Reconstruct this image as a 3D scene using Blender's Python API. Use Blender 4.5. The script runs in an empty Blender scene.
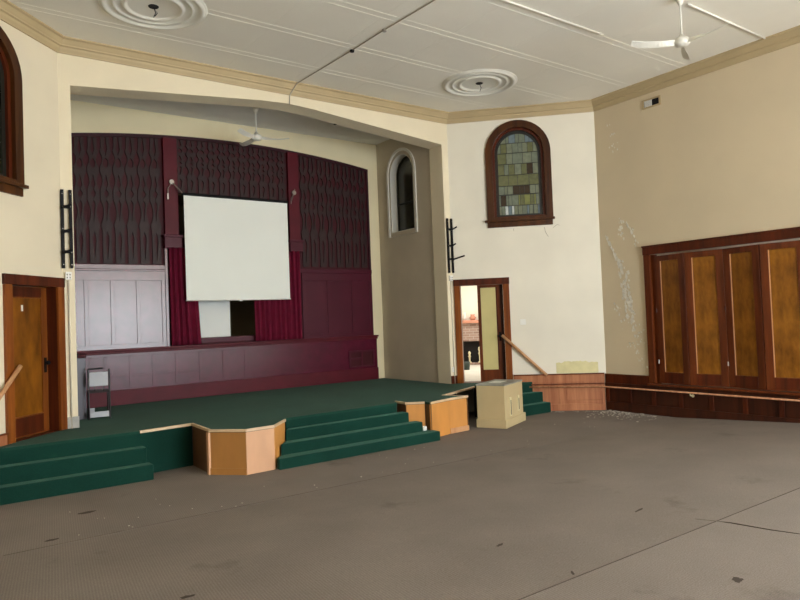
import bpy, bmesh, math, random
from mathutils import Vector, Matrix
from mathutils.geometry import tessellate_polygon
random.seed(7)
sc = bpy.context.scene
COL = sc.collection
PI = math.pi
S2 = math.sqrt(.5)
# ------------------------------------------------------------------ dimensions (metres)
HW = 3.556            # half width of the stage wall
WR = 2.900            # length of each diagonal wall
SX, SY = HW + WR*S2, -WR*S2
YB = 2.382            # stage back wall
ZS = .578             # stage floor
ZC = 6.03             # hall ceiling
ZSC = 5.96            # stage ceiling
REAR = -16.0
FLOOR_PROFILE = ((3.0, 0), (-3.5, 0), (-7.3, .21), (REAR-.2, .21))
P2 = Vector((HW, 0, 0)); P1 = Vector((-HW, 0, 0)); P3 = Vector((SX, SY, 0))

# ------------------------------------------------------------------ materials
def lin(c):
    if isinstance(c, str):
        c = [int(c[i:i+2], 16)/255 for i in (0, 2, 4)]
    return tuple((x/12.92 if x <= .04045 else ((x+.055)/1.055)**2.4) for x in c) + (1,)

def mat(name, col, rough=.6, var=.0, scale=4, bump=0, bscale=60, metal=0, spec=.5, coat=0, stretch=(1, 1, 1), col2=None):
    m = bpy.data.materials.new(name); m.use_nodes = True
    nt = m.node_tree; b = nt.nodes['Principled BSDF']
    b.inputs['Roughness'].default_value = rough; b.inputs['Metallic'].default_value = metal
    b.inputs['Specular IOR Level'].default_value = spec; b.inputs['Coat Weight'].default_value = coat
    c = lin(col); b.inputs['Base Color'].default_value = c
    tc = nt.nodes.new('ShaderNodeTexCoord')
    if var or col2:
        mp = nt.nodes.new('ShaderNodeMapping'); mp.inputs['Scale'].default_value = stretch
        nt.links.new(tc.outputs['Object'], mp.inputs['Vector'])
        n = nt.nodes.new('ShaderNodeTexNoise'); n.inputs['Scale'].default_value = scale; n.inputs['Detail'].default_value = 5
        nt.links.new(mp.outputs[0], n.inputs['Vector'])
        r = nt.nodes.new('ShaderNodeValToRGB')
        c2 = lin(col2) if col2 else tuple(x*(1-var) for x in c[:3])+(1,)
        c1 = c if col2 else tuple(min(1, x*(1+var)) for x in c[:3])+(1,)
        r.color_ramp.elements[0].position = .32; r.color_ramp.elements[0].color = c2
        r.color_ramp.elements[1].position = .68; r.color_ramp.elements[1].color = c1
        nt.links.new(n.outputs['Fac'], r.inputs['Fac']); nt.links.new(r.outputs['Color'], b.inputs['Base Color'])
    if bump:
        n2 = nt.nodes.new('ShaderNodeTexNoise'); n2.inputs['Scale'].default_value = bscale; n2.inputs['Detail'].default_value = 3
        nt.links.new(tc.outputs['Object'], n2.inputs['Vector'])
        bp = nt.nodes.new('ShaderNodeBump'); bp.inputs['Strength'].default_value = bump; bp.inputs['Distance'].default_value = .01
        nt.links.new(n2.outputs['Fac'], bp.inputs['Height']); nt.links.new(bp.outputs['Normal'], b.inputs['Normal'])
    return m

def wood(name, c1, c2, rough=.35, grain=9, blotch=False, spec=.28):
    """vertical-grained varnished wood: long stretched noise along z (object space)"""
    m = bpy.data.materials.new(name); m.use_nodes = True
    nt = m.node_tree; b = nt.nodes['Principled BSDF']; b.inputs['Roughness'].default_value = rough
    b.inputs['Specular IOR Level'].default_value = spec
    tc = nt.nodes.new('ShaderNodeTexCoord'); mp = nt.nodes.new('ShaderNodeMapping')
    mp.inputs['Scale'].default_value = (1.4, 1.4, .5) if blotch else (1, 1, .07)
    nt.links.new(tc.outputs['Object'], mp.inputs['Vector'])
    n = nt.nodes.new('ShaderNodeTexNoise'); n.inputs['Scale'].default_value = grain; n.inputs['Detail'].default_value = 6
    n.inputs['Roughness'].default_value = .65
    nt.links.new(mp.outputs[0], n.inputs['Vector'])
    r = nt.nodes.new('ShaderNodeValToRGB')
    r.color_ramp.elements[0].position = .33; r.color_ramp.elements[0].color = lin(c1)
    r.color_ramp.elements[1].position = .68; r.color_ramp.elements[1].color = lin(c2)
    nt.links.new(n.outputs['Fac'], r.inputs['Fac']); nt.links.new(r.outputs['Color'], b.inputs['Base Color'])
    return m

def glow(name, col, strength, rough=.25):
    m = bpy.data.materials.new(name); m.use_nodes = True
    nt = m.node_tree; b = nt.nodes['Principled BSDF']; c = lin(col)
    tc = nt.nodes.new('ShaderNodeTexCoord')
    n = nt.nodes.new('ShaderNodeTexNoise'); n.inputs['Scale'].default_value = 14; n.inputs['Detail'].default_value = 4
    nt.links.new(tc.outputs['Object'], n.inputs['Vector'])
    r = nt.nodes.new('ShaderNodeValToRGB')
    r.color_ramp.elements[0].position = .3; r.color_ramp.elements[0].color = tuple(x*.45 for x in c[:3])+(1,)
    r.color_ramp.elements[1].position = .75; r.color_ramp.elements[1].color = c
    nt.links.new(n.outputs['Fac'], r.inputs['Fac'])
    b.inputs['Base Color'].default_value = tuple(x*.3 for x in c[:3])+(1,)
    nt.links.new(r.outputs['Color'], b.inputs['Emission Color'])
    b.inputs['Emission Strength'].default_value = strength; b.inputs['Roughness'].default_value = rough
    return m

def carpet(name, col, rib=0, var=.12, rough=.95, sheen=.0, tint='ffffff'):
    m = mat(name, col, rough, var=var, scale=1.3, spec=.15)
    nt = m.node_tree; b = nt.nodes['Principled BSDF']
    b.inputs['Sheen Weight'].default_value = sheen; b.inputs['Sheen Tint'].default_value = lin(tint); b.inputs['Sheen Roughness'].default_value = .45
    tc = nt.nodes.new('ShaderNodeTexCoord')
    v = nt.nodes.new('ShaderNodeTexNoise'); v.inputs['Scale'].default_value = 110; v.inputs['Detail'].default_value = 2
    nt.links.new(tc.outputs['Object'], v.inputs['Vector'])
    ramp_src = b.inputs['Base Color'].links[0].from_socket
    mx = nt.nodes.new('ShaderNodeMix'); mx.data_type = 'RGBA'; mx.blend_type = 'MULTIPLY'; mx.inputs['Factor'].default_value = .5
    r = nt.nodes.new('ShaderNodeValToRGB'); r.color_ramp.elements[0].position = .3; r.color_ramp.elements[0].color = (.45, .45, .45, 1)
    r.color_ramp.elements[1].position = .7
    nt.links.new(v.outputs['Fac'], r.inputs['Fac'])
    nt.links.new(ramp_src, mx.inputs['A']); nt.links.new(r.outputs['Color'], mx.inputs['B'])
    out = mx.outputs['Result']
    if rib:
        w = nt.nodes.new('ShaderNodeTexWave'); w.wave_type = 'BANDS'; w.bands_direction = 'X'; w.inputs['Scale'].default_value = rib
        w.inputs['Distortion'].default_value = .6
        mp = nt.nodes.new('ShaderNodeMapping'); mp.inputs['Rotation'].default_value = (0, 0, math.radians(8))
        nt.links.new(tc.outputs['Object'], mp.inputs['Vector']); nt.links.new(mp.outputs[0], w.inputs['Vector'])
        r2 = nt.nodes.new('ShaderNodeValToRGB'); r2.color_ramp.elements[0].color = (.72, .72, .72, 1); r2.color_ramp.elements[0].position = .2
        nt.links.new(w.outputs['Fac'], r2.inputs['Fac'])
        m3 = nt.nodes.new('ShaderNodeMix'); m3.data_type = 'RGBA'; m3.blend_type = 'MULTIPLY'; m3.inputs['Factor'].default_value = .55
        nt.links.new(out, m3.inputs['A']); nt.links.new(r2.outputs['Color'], m3.inputs['B']); out = m3.outputs['Result']
        # worn patches and dark spots, each with its own shape
        n3 = nt.nodes.new('ShaderNodeTexNoise'); n3.inputs['Scale'].default_value = .9; n3.inputs['Detail'].default_value = 6
        n3.inputs['Roughness'].default_value = .7
        nt.links.new(tc.outputs['Object'], n3.inputs['Vector'])
        r3 = nt.nodes.new('ShaderNodeValToRGB'); r3.color_ramp.elements[0].position = .27; r3.color_ramp.elements[0].color = (.6, .58, .56, 1)
        r3.color_ramp.elements[1].position = .4
        nt.links.new(n3.outputs['Fac'], r3.inputs['Fac'])
        m4 = nt.nodes.new('ShaderNodeMix'); m4.data_type = 'RGBA'; m4.blend_type = 'MULTIPLY'; m4.inputs['Factor'].default_value = .8
        nt.links.new(out, m4.inputs['A']); nt.links.new(r3.outputs['Color'], m4.inputs['B']); out = m4.outputs['Result']
    nt.links.new(out, b.inputs['Base Color'])
    bp = nt.nodes.new('ShaderNodeBump'); bp.inputs['Strength'].default_value = .5; bp.inputs['Distance'].default_value = .006
    nt.links.new(v.outputs['Fac'], bp.inputs['Height']); nt.links.new(bp.outputs['Normal'], b.inputs['Normal'])
    return m

def bricks(name):
    m = bpy.data.materials.new(name); m.use_nodes = True
    nt = m.node_tree; b = nt.nodes['Principled BSDF']; b.inputs['Roughness'].default_value = .85
    tc = nt.nodes.new('ShaderNodeTexCoord'); mp = nt.nodes.new('ShaderNodeMapping')
    mp.inputs['Rotation'].default_value = (PI/2, 0, 0)
    t = nt.nodes.new('ShaderNodeTexBrick'); t.inputs['Scale'].default_value = 1
    t.inputs['Brick Width'].default_value = .21; t.inputs['Row Height'].default_value = .07; t.inputs['Mortar Size'].default_value = .008
    t.inputs['Color1'].default_value = lin('8f7468'); t.inputs['Color2'].default_value = lin('a98d80'); t.inputs['Mortar'].default_value = lin('b8aaa0')
    nt.links.new(tc.outputs['Object'], mp.inputs['Vector']); nt.links.new(mp.outputs[0], t.inputs['Vector'])
    nt.links.new(t.outputs['Color'], b.inputs['Base Color'])
    return m

M = {}
M['cream'] = mat('cream wall paint', 'e9ddc1', .75, var=.04, scale=1.2, bump=.08, bscale=25)
M['cream_left'] = mat('warm cream wall paint', 'e6dac0', .75, var=.045, scale=1.0, bump=.08, bscale=25)
M['cream_diag'] = mat('pale cream wall paint', 'e7e1d1', .75, var=.045, scale=1.0, bump=.08, bscale=25)
M['beige'] = mat('beige wall paint', 'd6c6a8', .75, var=.04, scale=.9, bump=.1, bscale=25)
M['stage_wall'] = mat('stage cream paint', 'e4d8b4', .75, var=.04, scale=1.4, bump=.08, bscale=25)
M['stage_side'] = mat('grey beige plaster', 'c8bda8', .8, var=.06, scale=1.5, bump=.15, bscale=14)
M['ceiling'] = mat('off white ceiling board', 'f2eee2', .8, var=.025, scale=.8, bump=.05, bscale=30)
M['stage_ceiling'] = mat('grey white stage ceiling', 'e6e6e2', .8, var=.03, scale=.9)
M['crown'] = mat('tan crown paint', 'b8a47e', .55, var=.05, scale=2, stretch=(1, 1, 1))
M['plaster_white'] = mat('white plaster ornament', 'e4e2d8', .6)
M['plaster_rim'] = mat('aged white moulding', 'd6cdb8', .6)
M['floor'] = carpet('grey brown ribbed carpet', '8b8179', rib=15, var=.07)
M['seam'] = mat('dark carpet seam', '554c45', .95, spec=.1)
M['stain'] = mat('dark carpet stain', '4a423b', .95, spec=.1)
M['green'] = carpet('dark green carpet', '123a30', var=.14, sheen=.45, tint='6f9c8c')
M['green_deck'] = carpet('lightened green carpet', '1f4539', var=.14, sheen=.13, tint='9fb8ab')  # deck green lightened in the colour for light at grazing angles
M['maroon'] = mat('maroon paint', '481022', .42, var=.07, scale=3, bump=.04, bscale=10, spec=.2)
M['maroon_gloss'] = mat('glossy maroon paint', '4e1728', .27, var=.15, scale=6, bump=.14, bscale=5, spec=.62)
M['maroon_wain'] = mat('satin maroon paint', '501026', .27, var=.15, scale=6, bump=.14, bscale=5, spec=.3)
M['maroon_edge'] = mat('deep maroon edge paint', '33111c', .5, var=.1, scale=4, spec=.25)
M['maroon_red'] = mat('red maroon paint', '520a1a', .5, var=.1, scale=4, spec=.22)
M['maroon_dark'] = mat('dark maroon backing', '3c0a14', .6, var=.1, spec=.2)
M['fret'] = mat('brown maroon fretwork paint', '302020', .5, var=.2, scale=5, spec=.22)
M['velvet'] = mat('crimson curtain cloth', '860d38', .85, var=.12, scale=8)
M['wood_dark'] = wood('dark mahogany varnish', '3a1508', '5f2710')
M['wood_mid'] = wood('red brown varnish', '4a1f0a', '733716')
M['wood_gold'] = wood('amber plywood varnish', '653808', '94601a', grain=5, blotch=True)
M['wood_gold2'] = wood('golden door plywood', '5e3208', '8f5814', grain=3.5, blotch=True)
M['wood_stile'] = wood('brown door stile', '61310f', '8a4d1c')
M['wood_sconce'] = wood('worn reddish wainscot', '94583a', 'bd8058', rough=.5)
M['wood_jamb'] = wood('orange brown door jamb', '632e0d', '93521e')
M['wood_window'] = wood('dark window varnish', '361a0a', '56300f', spec=.3)
M['wood_skirt'] = wood('dull dark wainscot', '2c1208', '4a2110', rough=.45)
M['pine'] = wood('pale pine varnish', 'b5835a', 'cf9f75', rough=.5)
M['ply_light'] = mat('pale birch plywood', 'cd9c76', .5, var=.08, scale=5, stretch=(1, 1, .3))
M['ply_mid'] = mat('honey plywood', 'c98a45', .5, var=.09, scale=5, stretch=(1, 1, .3))
M['ply_tan'] = mat('tan plywood', 'a8743a', .5, var=.09, scale=5, stretch=(1, 1, .3))
M['ply_brown'] = mat('brown board and shaded ply', '5a3a1c', .6, var=.1, scale=5)  # on the stage side boards this brown stands for shade
M['nosing'] = mat('pale wood nosing', 'cfb391', .45, var=.08, scale=8)
M['white'] = mat('white plastic', 'ebeae4', .4)
M['white_paint'] = mat('white enamel', 'e6e4da', .35, spec=.6)
M['grey_paint'] = mat('grey painted skirting', 'a7a49d', .6, var=.12, scale=9)
M['screen'] = mat('matte white screen cloth', 'f1f4ee', .8, var=.015, scale=1)
M['black'] = mat('black metal', '0e0e11', .6, spec=.2)
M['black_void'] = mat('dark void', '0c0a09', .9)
M['steel'] = mat('dull steel', 'a6a19b', .35, metal=.8)
M['brass'] = mat('pale brass', 'e6dcb4', .35, metal=.15)
M['copper'] = wood('polished rail wood', 'a36b48', 'cd9a77', rough=.3, grain=14)
M['pipe'] = mat('painted conduit', 'cfc6b2', .45)
M['pipe_white'] = mat('white conduit', 'e9e6dd', .4)
M['pipe_ceiling'] = mat('grey tan conduit', 'aea693', .5)
M['box_beige'] = mat('beige cabinet paint', 'c5b288', .5, var=.04, scale=3)
M['box_top'] = mat('worn grey cabinet top', '8f8f88', .45, var=.2, scale=9)
M['debris'] = mat('plaster crumbs', 'c9c3b6', .9, var=.2, scale=20)
M['peel'] = mat('peeling paint', 'e8e2d4', .8, var=.1, scale=20)
M['patch'] = mat('bare yellow plaster', 'd8cf9f', .85, var=.07, scale=7, bump=.3, bscale=30)
M['crack'] = mat('crack line', '8f8470', .9)
M['sheen_pale'] = mat('laminate paled by painted sheen', 'b9bcc4', .25, var=.05, spec=.7)  # silvery sheen of the chair boards put into the base colour
M['chair_dark'] = mat('dark chair tube', '1c1418', .35)
M['sheen_grey'] = mat('grey sheen over maroon', '504d58', .38, var=.05, spec=.4)  # glossy maroon with its bluish sheen mixed into the colour
M['lead'] = mat('lead came', '17160f', .5)
M['glass_dark'] = mat('dark night glass', '1d1f14', .2, var=.5, scale=7, col2='33331d', spec=.6)
M['olive'] = mat('olive yellow door panel', 'c8bc80', .5, var=.05, scale=3)
M['room_wall'] = mat('white parlour wall', 'f0e9da', .8)
M['room_floor'] = mat('pale parlour floor', 'd7d2c8', .6, var=.06)
M['mantel'] = mat('salmon mantel paint', 'c98b72', .5, var=.06)
M['brick'] = bricks('pale pink brick')
M['matt'] = mat('soot black', '1a1614', .9)  # plain black for the firebox back and the medallion hole
M['dull_green'] = mat('dull green enamel', '33403a', .5)
M['pane_added_amber'] = mat('added amber pane', 'c98f3f', .4)
M['pane_lit'] = mat('frosted window pane', 'dfe2df', .5)
M['recess_white'] = mat('white board', 'e8ebe8', .6)
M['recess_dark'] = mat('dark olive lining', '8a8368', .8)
G = [glow('pale green glass', '8f9880', .30), glow('olive glass', '85875a', .27), glow('grey green glass', '9aa083', .28),
     glow('brown glass', '4f3d28', .22), glow('blue grey glass', '86979c', .33), glow('yellow green glass', '9a9d58', .32), glow('white glass', 'dfe2d8', .5)]

# ------------------------------------------------------------------ geometry collector
class MB:
    def __init__(self): self.bm = bmesh.new()
    def poly_prism(self, pts, f0, f1):
        """closed 2-D outline -> solid; f0/f1 map (u,v) to 3-D for the two faces"""
        a = [self.bm.verts.new(f0(*p)) for p in pts]; b = [self.bm.verts.new(f1(*p)) for p in pts]
        n = len(pts)
        try:
            self.bm.faces.new(a); self.bm.faces.new(b[::-1])
        except ValueError: pass
        for i in range(n):
            j = (i+1) % n
            self.bm.faces.new((a[j], a[i], b[i], b[j]))
        return self
    def box(self, x0, x1, y0, y1, z0, z1):
        return self.poly_prism([(x0, y0), (x1, y0), (x1, y1), (x0, y1)], lambda u, v: (u, v, z0), lambda u, v: (u, v, z1))
    def xy(self, pts, z0, z1):
        return self.poly_prism(pts, lambda u, v: (u, v, z0), lambda u, v: (u, v, z1))
    def xz(self, pts, y0, y1):
        return self.poly_prism(pts, lambda u, v: (u, y0, v), lambda u, v: (u, y1, v))
    def yz(self, pts, x0, x1):
        return self.poly_prism(pts, lambda u, v: (x0, u, v), lambda u, v: (x1, u, v))
    def holed(self, outer, holes, f0, f1):
        """outline with holes -> solid plate"""
        polys = [outer]+holes
        flat = [p for q in polys for p in q]
        tris = tessellate_polygon([[Vector((p[0], p[1], 0)) for p in q] for q in polys])
        a = [self.bm.verts.new(f0(*p)) for p in flat]; b = [self.bm.verts.new(f1(*p)) for p in flat]
        for t in tris:
            try:
                self.bm.faces.new([a[i] for i in t]); self.bm.faces.new([b[i] for i in reversed(t)])
            except ValueError: pass
        k = 0
        for q in polys:
            n = len(q)
            for i in range(n):
                j = (i+1) % n
                self.bm.faces.new((a[k+i], a[k+j], b[k+j], b[k+i]))
            k += n
        return self
    def plate(self, outer, holes, y0, y1):
        return self.holed(outer, holes, lambda u, v: (u, y0, v), lambda u, v: (u, y1, v))
    def seg(self, p, q, z0, z1, th, off=0.):
        """upright board along the plan segment p-q, th thick to its left-hand side"""
        p, q = Vector(p[:2]), Vector(q[:2]); d = (q-p).normalized(); n = Vector((-d.y, d.x))
        a, b = p+n*off, q+n*off
        return self.xy([tuple(a), tuple(b), tuple(b+n*th), tuple(a+n*th)], z0, z1)
    def tube(self, pts, r, seg=10, closed=False):
        pts = [Vector(p) for p in pts]; rings = []
        n = len(pts)
        up = None
        for i, p in enumerate(pts):
            d = ((pts[min(i+1, n-1)]-p).normalized() + (p-pts[max(i-1, 0)]).normalized())
            if d.length < 1e-6: d = Vector((0, 0, 1))
            d.normalize()
            if up is None:
                up = Vector((0, 0, 1)) if abs(d.z) < .9 else Vector((1, 0, 0))
            u = d.cross(up).normalized(); v = d.cross(u).normalized()
            rr = r[i] if isinstance(r, (list, tuple)) else r
            rings.append([self.bm.verts.new(p+u*rr*math.cos(a)+v*rr*math.sin(a)) for a in (2*PI*k/seg for k in range(seg))])
        for A, B in zip(rings, rings[1:]):
            for k in range(seg):
                self.bm.faces.new((A[k], A[(k+1) % seg], B[(k+1) % seg], B[k]))
        self.bm.faces.new(rings[0][::-1]); self.bm.faces.new(rings[-1])
        return self
    def lathe(self, prof, seg=48, c=(0, 0, 0)):
        rings = []
        for r, z in prof:
            if r < 1e-5: rings.append([self.bm.verts.new((c[0], c[1], c[2]+z))])
            else: rings.append([self.bm.verts.new((c[0]+r*math.cos(2*PI*k/seg), c[1]+r*math.sin(2*PI*k/seg), c[2]+z)) for k in range(seg)])
        for A, B in zip(rings, rings[1:]):
            for k in range(seg):
                j = (k+1) % seg
                if len(A) == 1 and len(B) == 1: continue
                if len(A) == 1: self.bm.faces.new((A[0], B[j], B[k]))
                elif len(B) == 1: self.bm.faces.new((A[k], A[j], B[0]))
                else: self.bm.faces.new((A[k], A[j], B[j], B[k]))
        return self
    def sweep(self, path, prof):
        """profile (out, z) swept along a plan path; out = to the right of travel; mitred"""
        n = len(path); rings = []
        for i, p in enumerate(path):
            p = Vector(p)
            d0 = (p-Vector(path[i-1])).normalized() if i > 0 else None
            d1 = (Vector(path[i+1])-p).normalized() if i < n-1 else None
            if d0 is None: d0 = d1
            if d1 is None: d1 = d0
            n0 = Vector((d0.y, -d0.x)); n1 = Vector((d1.y, -d1.x))
            m = (n0+n1).normalized(); m = m/max(.2, m.dot(n0))
            rings.append([self.bm.verts.new((p.x+m.x*o, p.y+m.y*o, z)) for o, z in prof])
        k = len(prof)
        for A, B in zip(rings, rings[1:]):
            for i in range(k):
                j = (i+1) % k
                self.bm.faces.new((A[i], A[j], B[j], B[i]))
        self.bm.faces.new(rings[0]); self.bm.faces.new(rings[-1][::-1])
        return self
    def build(self, name, m, parent=None, bev=0, smooth=False, mats=None):
        bmesh.ops.recalc_face_normals(self.bm, faces=self.bm.faces[:])
        if bev:
            ed = [e for e in self.bm.edges if len(e.link_faces) == 2 and e.calc_face_angle(0) > .5]
            bmesh.ops.bevel(self.bm, geom=ed, offset=bev, segments=2, profile=.5, affect='EDGES', clamp_overlap=True)
        me = bpy.data.meshes.new(name); self.bm.to_mesh(me); self.bm.free()
        o = bpy.data.objects.new(name, me); COL.objects.link(o)
        for x in (mats or [M[m]]): me.materials.append(x)
        if smooth:
            for p in me.polygons: p.use_smooth = True
        if parent: o.parent = parent
        return o

def tag(o, label, cat, group=None, kind=None):
    o['label'] = label; o['category'] = cat
    if group: o['group'] = group
    if kind: o['kind'] = kind
    return o
def thing(name, label, cat, loc=(0, 0, 0), rot=0, group=None, kind=None):
    o = bpy.data.objects.new(name, None); COL.objects.link(o)
    o.empty_display_size = .2
    o.location = loc; o.rotation_euler = (0, 0, rot)
    return tag(o, label, cat, group, kind)
def struct(o, label, cat):
    return tag(o, label, cat, kind='structure')
def copy_tree(o, parent=None):
    c = o.copy(); COL.objects.link(c); c.parent = parent
    for ch in list(o.children): copy_tree(ch, c)
    return c
def arch(cx, half, z0, zs, n=20):
    """outline of a round-headed opening"""
    return [(cx-half, z0), (cx+half, z0)] + [(cx+half*math.cos(a), zs+half*math.sin(a)) for a in (PI*k/n for k in range(n+1))]
def rect(x0, x1, z0, z1): return [(x0, z0), (x1, z0), (x1, z1), (x0, z1)]

# local wall frames: x along the wall, y into the wall, z up
FR = dict(loc=tuple(P2), rot=-PI/4)      # right diagonal wall, x from the stage corner
FL = dict(loc=tuple(P1), rot=PI/4)       # left diagonal wall, x negative away from the stage corner
FW = dict(loc=tuple(P3), rot=-PI/2)      # right side wall, x towards the rear
def frame_thing(name, label, cat, F, x=0, y=0, z=0, group=None, kind=None):
    c, s = math.cos(F['rot']), math.sin(F['rot'])
    return thing(name, label, cat, (F['loc'][0]+c*x-s*y, F['loc'][1]+s*x+c*y, z), F['rot'], group, kind)

# ================================================================== SETTING
# floor
mb = MB()
ys = FLOOR_PROFILE
for (ya, za), (yb, zb) in zip(ys, ys[1:]):
    v = [mb.bm.verts.new(p) for p in ((-9.2, ya, za), (7.9, ya, za), (7.9, yb, zb), (-9.2, yb, zb))]
    mb.bm.faces.new(v)
bmesh.ops.remove_doubles(mb.bm, verts=mb.bm.verts[:], dist=1e-4)
fl = mb.build('floor', 'floor'); struct(fl, 'grey brown ribbed carpet floor of the hall', 'floor')
# carpet seams on the floor
mb = MB()
for p, q in (((-4.6, -3.42), (1.9, -3.42)), ((-2.6, -7.3), (4.2, -7.3))):
    z = .0015 if p[1] > -4 else .2115
    mb.seg(p, q, z-.002, z+.0005, .008)
mb.build('carpet_seam', 'seam', fl)

# dark stains and a torn line in the carpet
def floor_z(y): return 0 if y > -3.5 else (.21 if y < -7.3 else .21*(-3.5-y)/3.8)
rs = random.Random(11)
for x, y, w, l, a in ((-1.04, -7.98, .05, .035, .4), (-3.78, -2.47, .10, .05, 0), (-4.2, -3.24, .07, .03, .2), (-3.735, -5.675, .05, .03, 0), (-1.7, -7.23, .05, .012, .9), (-1.59, -6.44, .05, .02, .3), (-.10, -6.64, .09, .015, .2)):
    pts = []
    for k in range(16):
        t = 2*PI*k/16; r = rs.uniform(.65, 1.15); u, v = w*r*math.cos(t), l*r*math.sin(t)
        pts.append((x+u*math.cos(a)-v*math.sin(a), y+u*math.sin(a)+v*math.cos(a)))
    m_ = MB(); vs = [m_.bm.verts.new((p[0], p[1], floor_z(p[1])+.0015)) for p in pts]; m_.bm.faces.new(vs); m_.build('carpet_stain', 'stain', fl)
m_ = MB(); m_.tube([(-.075, -7.14, floor_z(-7.14)), (0, -7.4, .211), (.049, -7.67, .211), (.14, -7.95, .211)], [.002, .006, .005, .002], 6); m_.build('carpet_tear', 'stain', fl)

# ceiling
mb = MB(); mb.box(-9.2, 7.9, REAR-.2, .3, ZC, ZC+.12)
ce = mb.build('ceiling', 'ceiling'); struct(ce, 'flat off-white panelled ceiling of the hall', 'ceiling')
mb = MB()
for y in (-.84, -1.88, -2.96, -4.05, -6.5, -7.6, -8.7, -9.8):
    for d in (-.06, .06): mb.box(-5.5, 5.5, y+d-.008, y+d+.008, ZC-.003, ZC)
for k in range(-4, 5):
    x = k*1.16
    mb.box(x-.006, x+.006, -9.8, -.15, ZC-.001, ZC)
mb.build('ceiling_batten', 'ceiling', ce)
# stage ceiling
mb = MB(); mb.box(-3.6, 3.6, .2, YB+.2, ZSC, ZSC+.1)
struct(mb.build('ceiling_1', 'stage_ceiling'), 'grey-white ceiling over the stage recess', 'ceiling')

# proscenium wall with its shallow-peaked opening
OP = 3.40
mb = MB(); mb.xz([(-HW, -.1), (-OP, -.1), (-OP, 5.40), (-.5, 5.665), (0, 5.69), (.5, 5.665), (OP, 5.40), (OP, -.1), (HW, -.1), (HW, ZC+.05), (-HW, ZC+.05)], 0, .40)
wf = mb.build('wall_front', 'cream'); struct(wf, 'cream wall framing the wide stage opening', 'wall')

# diagonal walls
def diag(name, F, sgn, label):
    t = frame_thing(name, label, 'wall', F, kind='structure')
    def X(l): return [(sgn*a, b) for a, b in l]
    mb = MB()
    mb.plate(X([(0, -.1), (WR, -.1), (WR, ZC+.05), (0, ZC+.05)]), [X(rect(.115, 1.0, ZS-.02, 2.56)), X(arch(1.39, .53, 3.80, 5.15))], 0, .22)
    mb.build('wall_surface', 'cream_diag' if sgn > 0 else 'cream_left', t)
    return t
wr = diag('wall_front_right', FR, 1, 'pale cream diagonal wall right of the stage')
wl = diag('wall_front_left', FL, -1, 'pale cream diagonal wall left of the stage')
# right side wall with folding-door opening, x: 0..14
PX0, PX1, PZ0, PZ1 = 1.02, 6.32, .50, 3.0
t = frame_thing('wall_right', 'beige side wall above the folding wooden doors', 'wall', FW, kind='structure')
ww = t
SWINS = [(8.0, 9.9), (10.4, 12.3)]      # side windows, behind the camera's field of view
mb = MB(); mb.plate(rect(0, 14.2, -.1, ZC+.05), [rect(PX0, PX1, PZ0, PZ1)]+[rect(a, b, .6, 3.3) for a, b in SWINS], 0, .2); mb.build('wall_surface', 'beige', t)
for i, (a, b) in enumerate(SWINS):
    t = frame_thing('window_%d' % (7+i), 'tall bright window in the right side wall', 'window', FW, kind='structure')
    MB().box(a, b, .16, .18, .6, 3.3).build('pane', 'pane_lit', t)
    mb = MB(); mb.plate(rect(a-.12, b+.12, .48, 3.42), [rect(a+.02, b-.02, .62, 3.28)], -.05, .02)
    mb.box((a+b)/2-.03, (a+b)/2+.03, .1, .16, .6, 3.3); mb.box(a, b, .1, .16, 1.95, 2.01); mb.build('window_frame', 'wood_dark', t)
# left side: short wall then an open annexe
mb = MB(); mb.box(-SX-.2, -SX, -4.6, SY+.05, -.1, ZC+.05); struct(mb.build('wall_left', 'cream'), 'cream side wall left of the stage corner', 'wall')
mb = MB(); mb.box(-9.2, -SX-.19, -4.6, -4.4, -.1, ZC+.05); struct(mb.build('wall_left_return', 'cream'), 'cream return wall at the side annexe', 'wall')
mb = MB(); mb.box(-9.3, -9.1, REAR, -4.4, -.1, ZC+.05); struct(mb.build('wall_far_left', 'beige'), 'beige far wall of the side annexe', 'wall')
# rear wall with tall windows (behind the camera)
WINS = [(-.8, 1.5), (1.9, 4.2)]
WZ0, WZ1 = .6, 3.8
mb = MB(); mb.plate(rect(-9.3, 8, -.1, ZC+.05), [rect(a, b, WZ0, WZ1) for a, b in WINS]+[rect(-2.5, 5.5, 4.5, 5.5)], REAR-.25, REAR)
struct(mb.build('wall_rear', 'beige'), 'beige rear wall with tall windows', 'wall')
for i, (a, b) in enumerate(WINS):
    t = thing('window_%d' % (5+i), 'tall bright window in the rear wall', 'window', (0, 0, 0), kind='structure')
    MB().box(a, b, REAR-.2, REAR-.18, WZ0, WZ1).build('pane', 'pane_lit', t)
    mb = MB(); mb.plate(rect(a-.12, b+.12, WZ0-.12, WZ1+.12), [rect(a+.02, b-.02, WZ0+.02, WZ1-.02)], REAR-.02, REAR+.05)
    mb.box((a+b)/2-.03, (a+b)/2+.03, REAR-.16, REAR-.1, WZ0, WZ1); mb.box(a, b, REAR-.16, REAR-.1, 2.75, 2.81)
    mb.build('window_frame', 'wood_dark', t)

t = thing('window_9', 'added amber window, unseen, high in the rear wall for warm light', 'window', kind='structure')  # added unseen window, a source of warm light for the upper walls
MB().box(-2.5, 5.5, REAR-.2, REAR-.18, 4.5, 5.5).build('pane', 'pane_added_amber', t)
mb = MB(); mb.plate(rect(-2.6, 5.6, 4.4, 5.6), [rect(-2.48, 5.48, 4.52, 5.48)], REAR-.02, REAR+.05)
for k in range(1, 8): mb.box(-2.5+k-.03, -2.5+k+.03, REAR-.16, REAR-.1, 4.5, 5.5)
mb.build('window_frame', 'wood_dark', t)

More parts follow.
